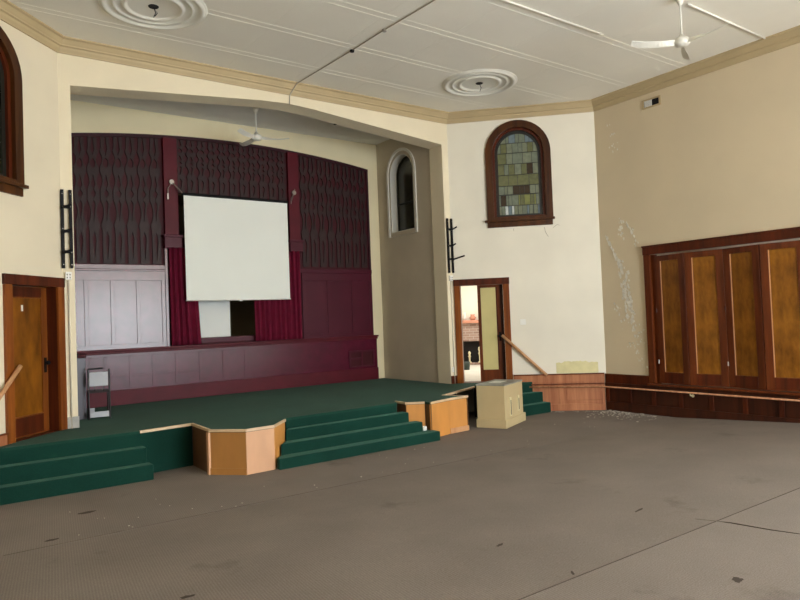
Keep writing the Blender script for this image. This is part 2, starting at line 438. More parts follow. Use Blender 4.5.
# stage recess
mb = MB()
mb.plate(rect(-3.6, 3.6, .4, ZSC+.05), [rect(-1.24, 1.12, 1.62, 4.46)], YB, YB+.15)
sb = mb.build('wall_stage_back', 'stage_wall'); struct(sb, 'cream back wall of the stage', 'wall')
mb = MB()
SWC, SWS = 1.45, 5.10
mb.holed([(.4, .4), (YB+.1, .4), (YB+.1, ZSC+.05), (.4, ZSC+.05)], [[(a, b) for a, b in arch(SWC, .43, 3.84, SWS)]],
         lambda u, v: (3.425, u, v), lambda u, v: (3.685, u, v))
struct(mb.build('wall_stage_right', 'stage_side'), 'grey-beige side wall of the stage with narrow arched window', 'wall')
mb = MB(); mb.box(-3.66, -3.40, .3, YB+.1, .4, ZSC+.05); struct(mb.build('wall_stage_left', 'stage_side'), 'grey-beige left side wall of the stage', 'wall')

# crown moulding
prof = [(-.02, 5.836), (.025, 5.836), (.03, 5.85), (.05, 5.885), (.058, 5.915), (.085, 5.925), (.088, 5.94), (.10, 5.955), (.13, 6.0), (.165, 6.012), (.17, 6.04), (-.02, 6.04)]
path = [(-SX, -4.6), (-SX, SY), (-HW, 0), (HW, 0), (SX, SY), (SX, REAR+.1)]
mb = MB(); mb.sweep(path, prof)
struct(mb.build('trim_1', 'crown'), 'tan crown moulding running round the top of the walls', 'crown moulding')

# ------------------------------------------------------------------ windows
def round_window(name, F, sgn, label, glass='lit'):
    t = frame_thing(name, label, 'window', F, sgn*1.39, 0, 3.80, kind='structure')
    zs = 1.35
    def A(h, z0): return arch(0, h, z0, zs)
    MB().plate(A(.645, .0), [A(.505, .06)], -.045, .02).build('window_casing', 'wood_window', t, bev=.006)
    MB().plate(A(.53, .0), [A(.455, .08)], .02, .10).build('window_jamb', 'wood_dark', t)
    MB().plate(A(.47, .04), [A(.395, .12)], .06, .10).build('window_sash', 'lead', t)
    mb = MB(); mb.box(-.70, .67, -.085, .02, -.03, .012); mb.build('window_sill', 'wood_window', t, bev=.004)
    mb = MB(); mb.box(-.645, .63, -.035, .0, -.135, -.03); mb.build('window_apron', 'wood_window', t, bev=.004)
    # leaded glass: rows of small panes, bars of lead between
    rows = [.10, .30, .52, .70, .92, 1.14, 1.36, 1.56, 1.78]
    rnd = random.Random(5)
    g = MB(); ld = MB(); idx = []
    for r, (z0, z1) in enumerate(zip(rows, rows[1:])):
        n = [14, 11, 8, 4, 7, 5, 8, 9][r]
        xs = [-.42+.84*k/n for k in range(n+1)]
        for k in range(1, n): xs[k] += rnd.uniform(-.03, .03)
        for k in range(n):
            v = [g.bm.verts.new(p) for p in ((xs[k], .085, z0), (xs[k+1], .085, z0), (xs[k+1], .085, z1), (xs[k], .085, z1))]
            f = g.bm.faces.new(v)
            if r == 0: c = rnd.choice([4, 2, 4, 0, 6])
            elif r == 1: c = rnd.choice([5, 0, 1, 5, 3])
            elif r == 2: c = 3 if abs(xs[k]) < .13 else rnd.choice([0, 2, 0])
            elif r == 3: c = rnd.choice([1, 1, 0])
            elif r == 4: c = 3 if k == n-2 else rnd.choice([1, 0, 2])
            elif r == 7: c = rnd.choice([0, 2, 4])
            else: c = rnd.choice([0, 1, 2, 1, 0])
            f.material_index = c if glass == 'lit' else 0
            ld.box(xs[k]-.004, xs[k]+.004, .074, .084, z0, z1)
        w = .009 if r in (2,) else .005
        ld.box(-.42, .42, .072, .084, z0-w, z0+w)
    g.build('stained_glass', None, t, mats=G if glass == 'lit' else [M['glass_dark']])
    ld.build('lead_came', 'lead', t)
    MB().box(-.6, .6, .10, .115, 0, 1.9).build('storm_backing', 'black_void', t)
    return t
round_window('window_1', FR, 1, 'round-headed stained glass window in brown frame, right of the stage')
round_window('window_2', FL, -1, 'dark round-headed window in brown frame at the left edge', 'dark')
# narrow stage window
t = thing('window_3', 'narrow white-trimmed arched window on the stage side wall', 'window', (3.425, SWC, 3.84), kind='structure')
zs = SWS-3.84
mb = MB()
def YZ(l): return l
mb.holed(arch(0, .535, -.09, zs+.03), [arch(0, .475, -.10+.012, zs+.03)], lambda u, v: (-.028, u, v), lambda u, v: (.0, u, v))
mb.build('window_moulding', 'plaster_white', t, bev=.006)
mb = MB(); mb.holed(arch(0, .43, 0, zs), [arch(0, .418, .012, zs)], lambda u, v: (-.004, u, v), lambda u, v: (.20, u, v))
mb.build('window_reveal', 'plaster_white', t)
mb = MB(); mb.holed(arch(0, .425, 0, zs), [arch(0, .39, .035, zs)], lambda u, v: (.17, u, v), lambda u, v: (.20, u, v)); mb.box(.165, .195, -.4, .4, .62, .66)
mb.build('window_sash', 'lead', t)
mb = MB(); mb.poly_prism(arch(0, .42, .01, zs), lambda u, v: (.19, u, v), lambda u, v: (.21, u, v)); mb.build('window_glass', 'glass_dark', t)

# ------------------------------------------------------------------ doors
def door_casing(t, sgn):
    def X(a, b): return (min(sgn*a, sgn*b), max(sgn*a, sgn*b))
    z0 = 0; zt = 2.662-ZS
    for a, b in ((.012, .138), (.985, 1.112)):
        x = X(a, b); MB().box(x[0], x[1], -.035, .01, z0, zt-.13).build('door_jamb', 'wood_jamb', t, bev=.004)
    x = X(.004, 1.12); mb = MB(); mb.box(x[0], x[1], -.04, .01, zt-.13, zt); mb.build('door_header', 'wood_dark', t, bev=.004)
    mb = MB(); x = X(.105, .138); mb.box(x[0], x[1], 0, .24, z0, zt-.1); x = X(.985, 1.01); mb.box(x[0], x[1], 0, .24, z0, zt-.1)
    x = X(.105, 1.01); mb.box(x[0], x[1], 0, .24, zt-.125, zt-.09); mb.build('door_lining', 'wood_dark', t)
t = frame_thing('door_1', 'closed wooden door with amber panel, left of the stage', 'door', FL, 0, 0, ZS, kind='structure')
door_casing(t, -1)
H = 1.955
leaf = MB().plate(rect(-.985, -.138, .005, H), [rect(-.82, -.245, .27, 1.80)], .15, .19).build('door_leaf', 'wood_stile', t, bev=.003)
MB().box(-.825, -.24, .165, .18, .265, 1.805).build('door_panel', 'wood_gold2', leaf)
mb = MB(); mb.box(-.82, -.245, .145, .153, .02, .255); mb.build('bottom_rail', 'wood_dark', leaf, bev=.002)
MB().box(-.82, -.245, .145, .153, 1.815, 1.945).build('top_rail', 'wood_dark', leaf, bev=.002)
mb = MB(); mb.box(-.215, -.17, .142, .152, .80, 1.0); mb.tube([(-.192, .15, .93), (-.192, .115, .93), (-.192, .11, .93), (-.192, .085, .93)], [.012, .012, .03, .024], 14)
k = mb.build('door_handle', 'black', leaf)
MB().box(-1.0, -.12, .0, .24, -.02, .006).build('threshold', 'wood_dark', t)
o = MB().box(-.605, -.575, .158, .168, 1.63, 1.71).build('paper_tag', 'white', t)

t = frame_thing('door_2', 'open doorway to a bright parlour, right of the stage', 'door', FR, 0, 0, ZS, kind='structure')
door_casing(t, 1)
lf = thing('door_leaf', '', 'door'); del lf['label'], lf['category']
lf.parent = t; lf.location = (.983, .10, 0); lf.rotation_euler = (0, 0, 0)
mb = MB(); mb.plate(rect(-.51, 0, .01, 1.955), [rect(-.445, -.115, .25, 1.90)], -.02, .02); mb.build('door_stile', 'wood_mid', lf, bev=.003)
MB().box(-.45, -.11, -.006, .006, .245, 1.905).build('door_panel', 'olive', lf)
mb = MB(); mb.box(-.145, -.115, -.012, .012, .25, 1.90); mb.build('panel_moulding', 'wood_dark', lf)
MB().box(-.06, 0, -.027, -.019, .01, 1.955).build('hinge_board', 'wood_skirt', lf)
mb = MB(); mb.tube([(-.09, -.02, .92), (-.09, -.05, .92), (-.15, -.052, .925)], .014); mb.box(-.108, -.068, -.026, -.019, .82, 1.0)
mb.build('door_handle', 'black', lf)
MB().box(.12, 1.0, .0, .30, -.02, .004).build('threshold', 'ply_brown', t)

# ------------------------------------------------------------------ wainscot / baseboards
def wains(name, F, sgn, x0, x1, label):
    t = frame_thing(name, label, 'wainscot', F, kind='structure')
    def B(mb, a, b, y0, y1, z0, z1):
        x = sorted((sgn*a, sgn*b)); mb.box(x[0], x[1], y0, y1, z0, z1)
    mb = MB(); B(mb, x0, x1, -.025, .01, 0, .70); mb.build('wainscot_board', 'wood_sconce', t)
    mb = MB(); B(mb, x0, x1, -.035, -.02, .56, .70); mb.build('top_rail', 'wood_sconce', t, bev=.004)
    mb = MB(); B(mb, x0, x1, -.055, -.02, .700, .722); B(mb, x0, x1, -.045, -.02, .505, .53); mb.build('cap', 'wood_mid', t, bev=.004)
    mb = MB(); B(mb, x0, x1, -.042, -.02, 0, .13)
    for c in (x0+.02, 2.02, 2.82): B(mb, c-.02, c+.10 if c < 2.5 else x1-.01, -.038, -.02, .13, .50)
    mb.build('stile', 'wood_sconce', t, bev=.004)
    mb = MB(); B(mb, 2.12, 2.80, -.032, -.02, .20, .45); mb.build('raised_panel', 'wood_sconce', t, bev=.006)
    return t
wains('trim_2', FR, 1, 1.125, 2.86, 'worn reddish wainscot under the stained glass window')
wains('trim_3', FL, -1, 1.125, 2.86, 'reddish wainscot beside the left steps')
# right side wall wainscot
t = frame_thing('trim_4', 'dark brown panelled wainscot with ledge under the folding doors', 'wainscot', FW, kind='structure')
MB().box(.03, 13.9, -.02, .01, 0, .50).build('wainscot_board', 'wood_skirt', t)
mb = MB(); mb.box(0, .955, -.035, .01, .5, .685); mb.build('corner_rail', 'wood_dark', t, bev=.004)
mb = MB(); mb.box(.955, 6.4, -.10, .05, .53, .572); mb.box(0, .955, -.05, .01, .685, .705); mb.build('ledge', 'wood_mid', t, bev=.008)
mb = MB(); mb.box(0, 13.9, -.05, -.02, .455, .53); mb.box(0, 13.9, -.045, -.02, 0, .17); mb.box(7.3, 7.5, -.05, -.02, .1, .45); mb.build('rail', 'wood_skirt', t, bev=.004)
mb = MB()
for x in (.0, .50, 1.0, 1.53, 2.08, 2.64, 3.2, 3.76, 4.32, 4.9, 5.5, 6.1): mb.box(x, x+.075, -.045, -.02, .17, .455)
mb.build('stile', 'wood_dark', t, bev=.004)
# small skirting blocks beside the stage opening
MB().box(HW-.156+.002, HW-.0, -.022, .0, ZS, .735).build('skirting_block', 'wood_dark', wf, bev=.003)
MB().box(-HW+.01, -OP-.002+.012, -.022, .0, ZS, .735).build('skirting_block', 'grey_paint', wf, bev=.003)

# ================================================================== STAGE
st = thing('stage_platform', 'low green-carpeted stage platform with plywood corner boxes', 'stage', (0, -1, 0))
st.location = (0, 0, 0)
pa, pb, pc, pd, pe, pf_ = (-2.85, -1.07), (-2.13, -.97), (-2.15, -1.72), (-1.81, -2.09), (-1.40, -2.06), (-1.06, -1.68)
pg, ph = (-1.0, -1.58), (.985, -1.51)
pi_, pj, pk, pl, pm, pn, po, pp, pq, pr = (1.09, -1.32), (1.09, -1.61), (1.335, -1.78), (1.35, -1.91), (1.86, -1.77), (2.29, -1.735), (2.07, -1.34), (3.35, -.74), (3.35, -1.07), (4.62, -1.07)
deck = [(-4.62, -1.07), pa, pb, pc, pd, pe, pf_, pg, ph, pi_, pj, pk, pl, pm, pn, po, pp, pq, pr, (HW, -.004), (OP-.004, -.004), (OP-.004, YB-.0), (-OP+.004, YB), (-OP+.004, -.004), (-HW, -.004)]
mb = MB(); mb.xy(deck, ZS-.035, ZS); mb.build('carpeted_deck', 'green_deck', st)
ZT = ZS-.035
# fascia boards in green carpet
for a, b in (((-4.62, -1.07), pa), (pa, pb), (pg, ph), (pq, pr)):
    MB().seg(a, b, 0, ZT, .02, .004).build('fascia', 'green', st)
MB().seg(pb, pc, 0, ZT, .02, .004).build('side_board', 'ply_brown', st)  # left-facing side, its shade painted as dark brown
MB().seg(ph, pi_, .0, ZT, .02, .004).build('side_board', 'ply_brown', st)
MB().seg(pi_, pj, .0, ZT, .02, .004).build('side_board', 'ply_brown', st)
# open bay in front of the right doorway: black boards stand for shade under the stage
MB().seg((2.29, -.9), (3.35, -.2), 0, ZT, .02).build('bay_shade_board', 'black_void', st)
MB().seg(pq, pp, 0, ZT, .02).build('bay_shade_board', 'black_void', st)
MB().seg(po, pn, 0, ZT, .02, -.02).build('bay_shade_board', 'ply_brown', st)
# plywood corner boxes
def panel(a, b, m, base=None, off=.004):
    o = MB().seg(a, b, 0, ZT, .018, off).build('box_panel', m, st)
    if base:
        MB().seg(a, b, 0, .085, .016, off-.014).build('base_strip', base, o, bev=.003)
panel(pc, pd, 'ply_tan', 'ply_tan'); panel(pd, pe, 'ply_light'); panel(pe, pf_, 'ply_mid')
panel(pj, pk, 'ply_mid'); panel(pl, pm, 'ply_mid'); panel(pm, pn, 'ply_mid', 'pine')
MB().seg(pk, pl, 0, ZT, .018, .004).build('side_board', 'ply_brown', st)  # shade on this set-back face is painted brown
MB().seg((pc[0]-.012, pc[1]+.07), (pc[0]-.012, pc[1]-.005), 0, ZT, .03, -.012).build('corner_post', 'ply_light', st, bev=.003)
mb = MB(); mb.box(1.20, 1.27, -1.90, -1.84, .146, .215); mb.build('corner_block', 'white', st, bev=.01)
# nosing strips
for a, b in ((pa, pb), (pb, pc), (pc, pd), (pd, pe), (pe, pf_), (pi_, pj), (pj, pk), (pl, pm), (pm, pn), (pn, po), (po, pp)):
    MB().seg(a, b, ZS-.028, ZS+.006, .024 if a in (pc, pd, pe, pl, pm, pj) else .034, -.014).build('nosing', 'nosing', st)

def steps(name, label, polys, group=None):
    c = polys[0][0][0]
    o = MB()
    for p, z in polys: o.xy(p, 0, z)
    ob = o.build(name, 'green', None, bev=.012); tag(ob, label, 'steps', group); return ob
def lx(y): return -HW+y
steps('carpeted_steps', 'green-carpeted steps at far left, below the amber-panel door',
      [([(-2.82, -1.075), (lx(-1.075)+.02, -1.075), (lx(-1.26)+.06, -1.26), (-2.82, -1.26)], .385), ([(-2.79, -1.262), (lx(-1.262)+.06, -1.262), (lx(-1.45)+.06, -1.45), (-2.79, -1.45)], .193)])
steps('carpeted_steps', 'small green steps behind the beige cabinet, by the right handrail',
      [([(3.56, -1.075), (4.60, -1.075), (4.69, -1.24), (3.56, -1.24)], .385), ([(3.56, -1.242), (4.70, -1.242), (4.70, -1.42), (3.56, -1.42)], .193)])
def ex(y):
    return pf_[0]+(y-pf_[1])/(pe[1]-pf_[1])*(pe[0]-pf_[0])+.03
steps('carpeted_steps', 'wide green-carpeted steps at the middle of the stage front',
      [([(-.985, -1.60), (ex(-1.74), -1.74), (1.075, -1.70), (1.07, -1.545), (.97, -1.53)], .434),
       ([(ex(-1.742), -1.742), (ex(-1.93), -1.93), (1.20, -1.89), (1.20, -1.72), (1.075, -1.702)], .289),
       ([(ex(-1.932), -1.932), (-1.385, -2.075), (-1.385, -2.15), (1.375, -2.10), (1.375, -1.94), (1.335, -1.93), (1.325, -1.80), (1.205, -1.75), (1.205, -1.892)], .145)])

# ------------------------------------------------------------------ maroon panelled screen across the stage back
os_ = thing('panelled_screen', 'maroon panelled and fretworked screen covering the stage back wall', 'wall panelling', (0, YB, ZS))
def zr(z): return z-ZS
def top(x): return 5.585-.0245*x*x
yb = 0
XL, XR = -3.39, 3.13
# backing with the central opening
n = 24
outl = [(XL, zr(ZS)), (XR+.08, zr(ZS)), (XR+.08, zr(1.53)), (XR, zr(1.53))] + [(XR+(XL-XR)*k/n, zr(top(XR+(XL-XR)*k/n))) for k in range(n+1)]
MB().plate(outl, [rect(-1.24, 1.12, zr(1.66), zr(4.46))], -.03, 0).build('backing', 'maroon_dark', os_)
mb = MB()
for k in range(n):
    xa, xb = XL+(XR-XL)*k/n, XL+(XR-XL)*(k+1)/n
    mb.xz([(xa, zr(top(xa))-.06), (xb, zr(top(xb))-.06), (xb, zr(top(xb))), (xa, zr(top(xa)))], -.06, -.02)
mb.box(XR-.05, XR, -.055, -.02, zr(1.53), zr(top(XR)))
mb.build('border_moulding', 'maroon_edge', os_)
# fretwork slats
def slat_profile(v):
    """half width of a sawn slat and half width of the hole in it, as fractions of half the pitch, v = 0..1 from its foot"""
    def tri(a, b, c):
        if v <= a or v >= c: return 0
        return (v-a)/(b-a) if v < b else (c-v)/(c-b)
    if v < .26: w = .72
    elif v < .30: w = .72+.20*(v-.26)/.04
    elif v < .50: w = .92-.47*math.sin(PI*(v-.30)/.20)
    elif v < .58: w = .92
    elif v < .72: w = .92-.36*math.sin(PI*(v-.58)/.14)
    elif v < .76: w = .92
    elif v < .88: w = .92-.42*math.sin(PI*(v-.76)/.12)
    else: w = .92-.22*min(1, (v-.88)/.03)
    h = max(.32*tri(.03, .20, .25), .30*tri(.33, .47, .50), .40*math.sqrt(max(0, 1-((v-.55)/.022)**2)), .36*tri(.59, .62, .70),
            .42*math.sqrt(max(0, 1-((v-.79)/.038)**2)), .30*tri(.86, .90, 1.02))
    return min(w, 1.0), h
def fret(x0, x1, n, z0):
    mb = MB(); p = (x1-x0)/n; N = 60
    for i in range(n):
        c = x0+p*(i+.5); zt = zr(top(c))-.07; zb = zr(z0)
        prev = None
        for k in range(N+1):
            v = k/N; w, h = slat_profile(v); w *= p/2; h *= p/2; z = zb+(zt-zb)*v
            row = []
            for y in (-.052, -.03):
                for x in (c-w, c-h, c+h, c+w): row.append((x, y, z))
            row = [mb.bm.verts.new(q) for q in row]
            if prev:
                for a, b in ((0, 1), (2, 3)):
                    mb.bm.faces.new((prev[a], prev[b], row[b], row[a])); 
                    if h > 0 or True:
                        s = (b, b+4) if a == 0 else (a, a+4)
                        mb.bm.faces.new((prev[s[0]], prev[s[1]], row[s[1]], row[s[0]]))
                mb.bm.faces.new((prev[0], prev[4], row[4], row[0])); mb.bm.faces.new((prev[3], prev[7], row[7], row[3]))
            prev = row
    o = mb.build('fretwork', 'fret', os_)
fret(-2.99, -1.50, 7, 3.10); fret(1.38, 3.06, 8, 3.10); fret(-1.24, 1.08, 11, 4.48)
mb = MB(); mb.box(-3.39, -1.47, -.075, -.02, zr(3.0), zr(3.085)); mb.box(-3.39, -1.47, -.09, -.02, zr(2.965), zr(3.0)); mb.build('rail', 'maroon_gloss', os_, bev=.006)
mb = MB(); mb.box(1.30, XR, -.075, -.02, zr(2.965), zr(3.05)); mb.build('rail', 'maroon', os_, bev=.006)
# lower panels
def field(x0, x1, xs, m):
    MB().box(x0, x1, -.045, -.02, zr(1.55), zr(2.97)).build('lower_panel', m, os_)
    mb = MB()
    for x in xs: mb.box(x-.035, x+.035, -.057, -.04, zr(1.655), zr(2.805))
    mb.box(x0, x1, -.058, -.04, zr(2.80), zr(2.97)); mb.box(x0, x1, -.058, -.04, zr(1.57), zr(1.66))
    mb.build('stile', m, os_, bev=.004)
field(-3.39, -1.46, (-3.35, -2.83, -2.40, -1.96, -1.51), 'maroon_gloss')
field(1.36, XR, (1.40, 2.0, 2.62, 3.09), 'maroon')
# pilasters, capitals and head beam
for x0, x1 in ((-1.46, -1.20), (1.10, 1.34)):
    MB().box(x0, x1, -.10, -.02, zr(3.62), zr(top(x0))-.05).build('pilaster', 'maroon_red', os_, bev=.008)
    mb = MB(); mb.box(x0-.03, x1+.03, -.16, -.02, zr(3.40), zr(3.62)); mb.box(x0-.05, x1+.05, -.18, -.02, zr(3.60), zr(3.65)); mb.build('capital', 'maroon', os_, bev=.008)
mb = MB(); mb.box(-1.22, 1.12, -.10, .10, zr(3.42), zr(3.60)); mb.build('head_beam', 'maroon', os_, bev=.006)
MB().box(-1.475, -1.42, -.075, -.02, zr(1.56), zr(3.40)).build('jamb', 'maroon_gloss', os_, bev=.004)
# ledge, wainscot, base
mb = MB(); mb.box(-3.39, XR+.085, -.13, -.02, zr(1.535), zr(1.575)); mb.box(-3.39, XR+.085, -.09, -.02, zr(1.49), zr(1.535)); mb.build('ledge', 'maroon_red', os_, bev=.006)
MB().box(-1.24, 1.12, -.06, .12, zr(1.60), zr(1.70)).build('sill', 'maroon', os_, bev=.005)
MB().box(-3.39, XR+.08, -.05, -.02, zr(.83), zr(1.50)).build('wainscot_board', 'maroon_wain', os_)
mb = MB()
for x in (-3.3, -2.79, -2.55, -2.13, -1.73, -1.31, -.86, -.4, .05): mb.box(x-.022, x+.022, -.056, -.045, zr(.88), zr(1.45))
mb.box(-3.39, XR+.08, -.056, -.045, zr(1.43), zr(1.50)); mb.box(-3.39, -.86, -.054, -.045, zr(1.07), zr(1.11))
mb.build('stile', 'maroon_wain', os_, bev=.003)
MB().box(-3.39, XR+.085, -.075, -.02, 0.002, zr(.845)).build('base_board', 'maroon_red', os_, bev=.006)
# wall grille set in the wainscot
gr = MB(); gr.plate(rect(2.45, 3.12, zr(.875), zr(1.25)), [rect(2.50, 2.77, zr(1.09), zr(1.21)), rect(2.50, 2.77, zr(.91), zr(1.05)), rect(2.81, 3.08, zr(.91), zr(1.21))], -.066, -.048)
gr = gr.build('grille', 'maroon', os_)
mb = MB(); mb.box(2.49, 3.09, -.055, -.05, zr(.9), zr(1.22)); mb.build('grille_mesh', 'maroon_dark', gr)

# recess behind the opening
rc = thing('wall_recess', 'dark recess behind the hanging projection screen', 'recess', (0, YB, 1.6), kind='structure')
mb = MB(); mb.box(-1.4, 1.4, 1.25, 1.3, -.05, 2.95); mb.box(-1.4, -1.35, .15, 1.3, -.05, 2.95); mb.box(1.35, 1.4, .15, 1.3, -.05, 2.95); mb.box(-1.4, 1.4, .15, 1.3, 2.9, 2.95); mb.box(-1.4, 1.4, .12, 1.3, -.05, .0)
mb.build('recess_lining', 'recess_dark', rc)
bd = MB().box(-1.02, -.10, .30, .33, 0.0, 1.0).build('white_board', 'recess_white'); bd.location = (0, YB, 1.602)
tag(bd, 'white board standing in the recess below the projection screen', 'board')

# curtains
def curtain(name, x0, x1, z0, z1, label, lean=0):
    mb = MB(); n = 110; rows = 14; V = []
    for r in range(rows+1):
        f = r/rows; z = z0+(z1-z0)*f
        row = []
        for k in range(n+1):
            u = k/n; x = x0+(x1-x0)*u + lean*(1-f)**2*u
            a = 2*PI*u*(x1-x0)/.115
            y = .03*math.sin(a+.5*math.sin(3*u+f))+.008*math.sin(2.3*a+f*2)
            row.append(mb.bm.verts.new((x, y, z)))
        V.append(row)
    for A, B in zip(V, V[1:]):
        for k in range(n): mb.bm.faces.new((A[k], A[k+1], B[k+1], B[k]))
    bmesh.ops.solidify(mb.bm, geom=mb.bm.faces[:], thickness=.006)
    o = mb.build(name, 'velvet', None, smooth=True); o.location = ((0, YB-.155, 0)); return tag(o, label, 'curtain', 'stage curtains')
curtain('curtain', -1.41, -.90, 1.585, 3.41, 'narrow crimson curtain hanging left of the white projection screen', .05)
curtain('curtain', .24, 1.29, 1.585, 3.41, 'wide crimson curtain below the right end of the projection screen')

# projection screen
ps = thing('projection_screen', 'white projection screen hanging before the maroon panelling', 'projection screen', (-.085, 2.13, 2.40))
W2 = 1.075
MB().box(-W2+.012, W2-.012, -.002, .004, .02, 1.985).build('screen_cloth', 'screen', ps)
mb = MB(); mb.tube([(-W2-.01, .02, 2.01), (W2+.01, .02, 2.01)], .032, 14); mb.build('roller_case', 'black', ps)
mb = MB(); mb.tube([(-W2, .0, .012), (W2, .0, .012)], .012, 8); mb.build('weight_bar', 'white', ps, smooth=True)
MB().box(-.03, .03, -.015, .0, -.018, .004).build('pull_tab', 'white', ps, bev=.004)
# hanging brackets fixed to the pilasters
for sx, lab in ((-1, 'metal pulley bracket at the left top corner of the projection screen'), (1, 'metal pulley bracket at the right top corner of the projection screen')):
    b = thing('screen_bracket', lab, 'bracket', (-1.33 if sx < 0 else 1.20, YB-.10, 4.62), group='projection screen brackets')
    mb = MB(); mb.lathe([(0, -.012), (.045, -.012), (.05, 0), (.045, .012), (0, .012)], 16); wheel = mb.build('pulley', 'steel', b); wheel.rotation_euler = (PI/2, 0, 0); wheel.location = (0, -.05, .02)
    mb = MB(); mb.tube([(0, 0, .02), (0, -.06, .02)], .012); mb.tube([(0, -.05, .0), (.0-.07*1, -.05, -.10), (-.075, -.05, -.22)], .008); mb.build('hook', 'steel', b)
    if sx < 0:
        mb = MB(); mb.tube([(.02, -.06, .0), (.17, -.14, -.20)], .013); mb.build('arm', 'steel', b)
        mb = MB(); mb.box(-.09, -.065, -.06, -.045, -.31, -.20); mb.build('tassel', 'white', b)
    else:
        mb = MB(); mb.tube([(.02, -.05, .10), (-.02, -.06, -.02), (-.10, -.13, -.16)], .010); mb.build('arm', 'steel', b)

# side cabinet, glossy maroon with its sheen painted grey, at stage left and chair beside it
c = thing('side_cabinet', 'maroon cabinet end with painted grey sheen at the left side of the stage', 'cabinet', (-3.265, .84, ZS))
MB().box(-.13, .13, 0, 1.38, 0, .93).build('body', 'sheen_grey', c, bev=.006)
MB().box(-.132, .135, -.03, 1.38, .93, .985).build('top', 'maroon_dark', c, bev=.006)
MB().box(-.10, .02, -.035, -.028, .955, 1.0).build('clip', 'black', c)
ch = thing('chair', 'small metal chair with backrest paled by painted sheen beside the side cabinet', 'chair', (-2.975, .77, ZS), math.radians(-8))
def leg(x, y, h): return MB().tube([(x, y, 0), (x, y, h)], .013, 8)
leg(-.145, -.10, .76).build('leg', 'chair_dark', ch); leg(.145, -.10, .745).build('leg', 'chair_dark', ch)
leg(-.14, .22, .42).build('leg', 'chair_dark', ch); leg(.14, .22, .42).build('leg', 'chair_dark', ch)
MB().box(-.132, .125, -.112, -.085, .50, .71).build('backrest', 'sheen_pale', ch, bev=.006)
MB().tube([(-.145, -.10, .76), (.06, -.10, .765)], .012, 8).build('top_rail', 'chair_dark', ch)
MB().box(-.14, .14, -.10, .24, .395, .425).build('seat', 'chair_dark', ch, bev=.01)
MB().box(-.132, .132, -.112, -.095, .03, .115).build('stretcher', 'sheen_pale', ch, bev=.004)
MB().box(-.132, -.05, .205, .22, .06, .14).build('stretcher', 'sheen_pale', ch, bev=.004)
MB().tube([(-.06, -.10, .42), (-.06, -.10, .50)], .006, 6).build('spindle', 'chair_dark', ch)
MB().tube([(.06, -.10, .42), (.06, -.10, .50)], .006, 6).build('spindle', 'chair_dark', ch)

# ------------------------------------------------------------------ ceiling medallions
def medallion(x, y, label):
    t = thing('ceiling_medallion', label, 'ceiling medallion', (x, y, ZC), group='plaster ceiling medallions')
    prof = [(.0, -.006), (.31, -.006)]
    def ring(r0, r1, h):
        return [(r0+(r1-r0)*k/8, -.006-h*math.sin(PI*k/8)) for k in range(9)]
    prof = [(0, -.004), (.30, -.004)]+ring(.31, .385, .028)+[(.40, -.008)]+ring(.45, .505, .02)+[(.53, -.008)]+ring(.55, .645, .032)+[(.665, -.004), (.665, .0)]
    MB().lathe(prof, 64).build('plaster_ring', 'plaster_white', t, smooth=True)
    MB().lathe([(0, -.011), (.062, -.011), (.066, -.004)], 20).build('outlet_hole', 'matt', t)
    mb = MB(); mb.tube([(.0, 0, -.01), (.02, -.02, -.09), (-.005, -.01, -.15)], .006, 6); mb.tube([(.01, .01, -.01), (.045, .0, -.08), (.02, .01, -.12)], .005, 6)
    mb.build('loose_wire', 'black', t)
medallion(-2.69, -1.66, 'round white plaster ceiling medallion near the left corner')
medallion(2.90, -1.70, 'round white plaster ceiling medallion above the stained glass window')

# ------------------------------------------------------------------ ceiling fans
def fan(x, y, z, drop, r, ang, label):
    t = thing('ceiling_fan', label, 'ceiling fan', (x, y, z), ang, group='white ceiling fans')
    MB().lathe([(0, 0), (.06, 0), (.062, -.015), (.045, -.06), (.022, -.11), (0, -.11)], 24).build('canopy', 'white_paint', t, smooth=True)
    MB().tube([(0, 0, -.05), (0, 0, -drop+.1)], .012, 10).build('rod', 'white_paint', t, smooth=True)
    MB().lathe([(0, .10), (.03, .10), (.035, .06), (.075, .05), (.098, .025), (.10, -.02), (.085, -.045), (.03, -.055), (0, -.055)], 28, (0, 0, -drop)).build('motor', 'white_paint', t, smooth=True)
    for k in range(3):
        mb = MB(); rows = []
        N = 12
        for i in range(N+1):
            f = i/N; rr = .09+(r-.09)*f
            hwid = (.018+.026*min(1, max(0, (f-.12)/.35))) if f < .97 else .034
            zz = -drop-.005-.018*math.sin(PI*f*.9)+.035*max(0, f-.75)
            tw = .012*(1-f)+.018
            rows.append([mb.bm.verts.new((rr, hwid, zz+tw)), mb.bm.verts.new((rr, -hwid, zz-tw)), mb.bm.verts.new((rr, -hwid, zz-tw-.006)), mb.bm.verts.new((rr, hwid, zz+tw-.006))])
        for A, B in zip(rows, rows[1:]):
            for q in range(4): mb.bm.faces.new((A[q], A[(q+1) % 4], B[(q+1) % 4], B[q]))
        mb.bm.faces.new(rows[0]); mb.bm.faces.new(rows[-1][::-1])
        b = mb.build('blade', 'white_paint', t); b.rotation_euler = (0, 0, 2*PI*k/3)
fan(3.05, -5.43, ZC, .60, .68, math.radians(26), 'white three-bladed ceiling fan hanging near the beige side wall')
fan(-.045, 1.24, ZSC, .56, .60, math.radians(-24), 'white three-bladed ceiling fan hanging under the stage ceiling')

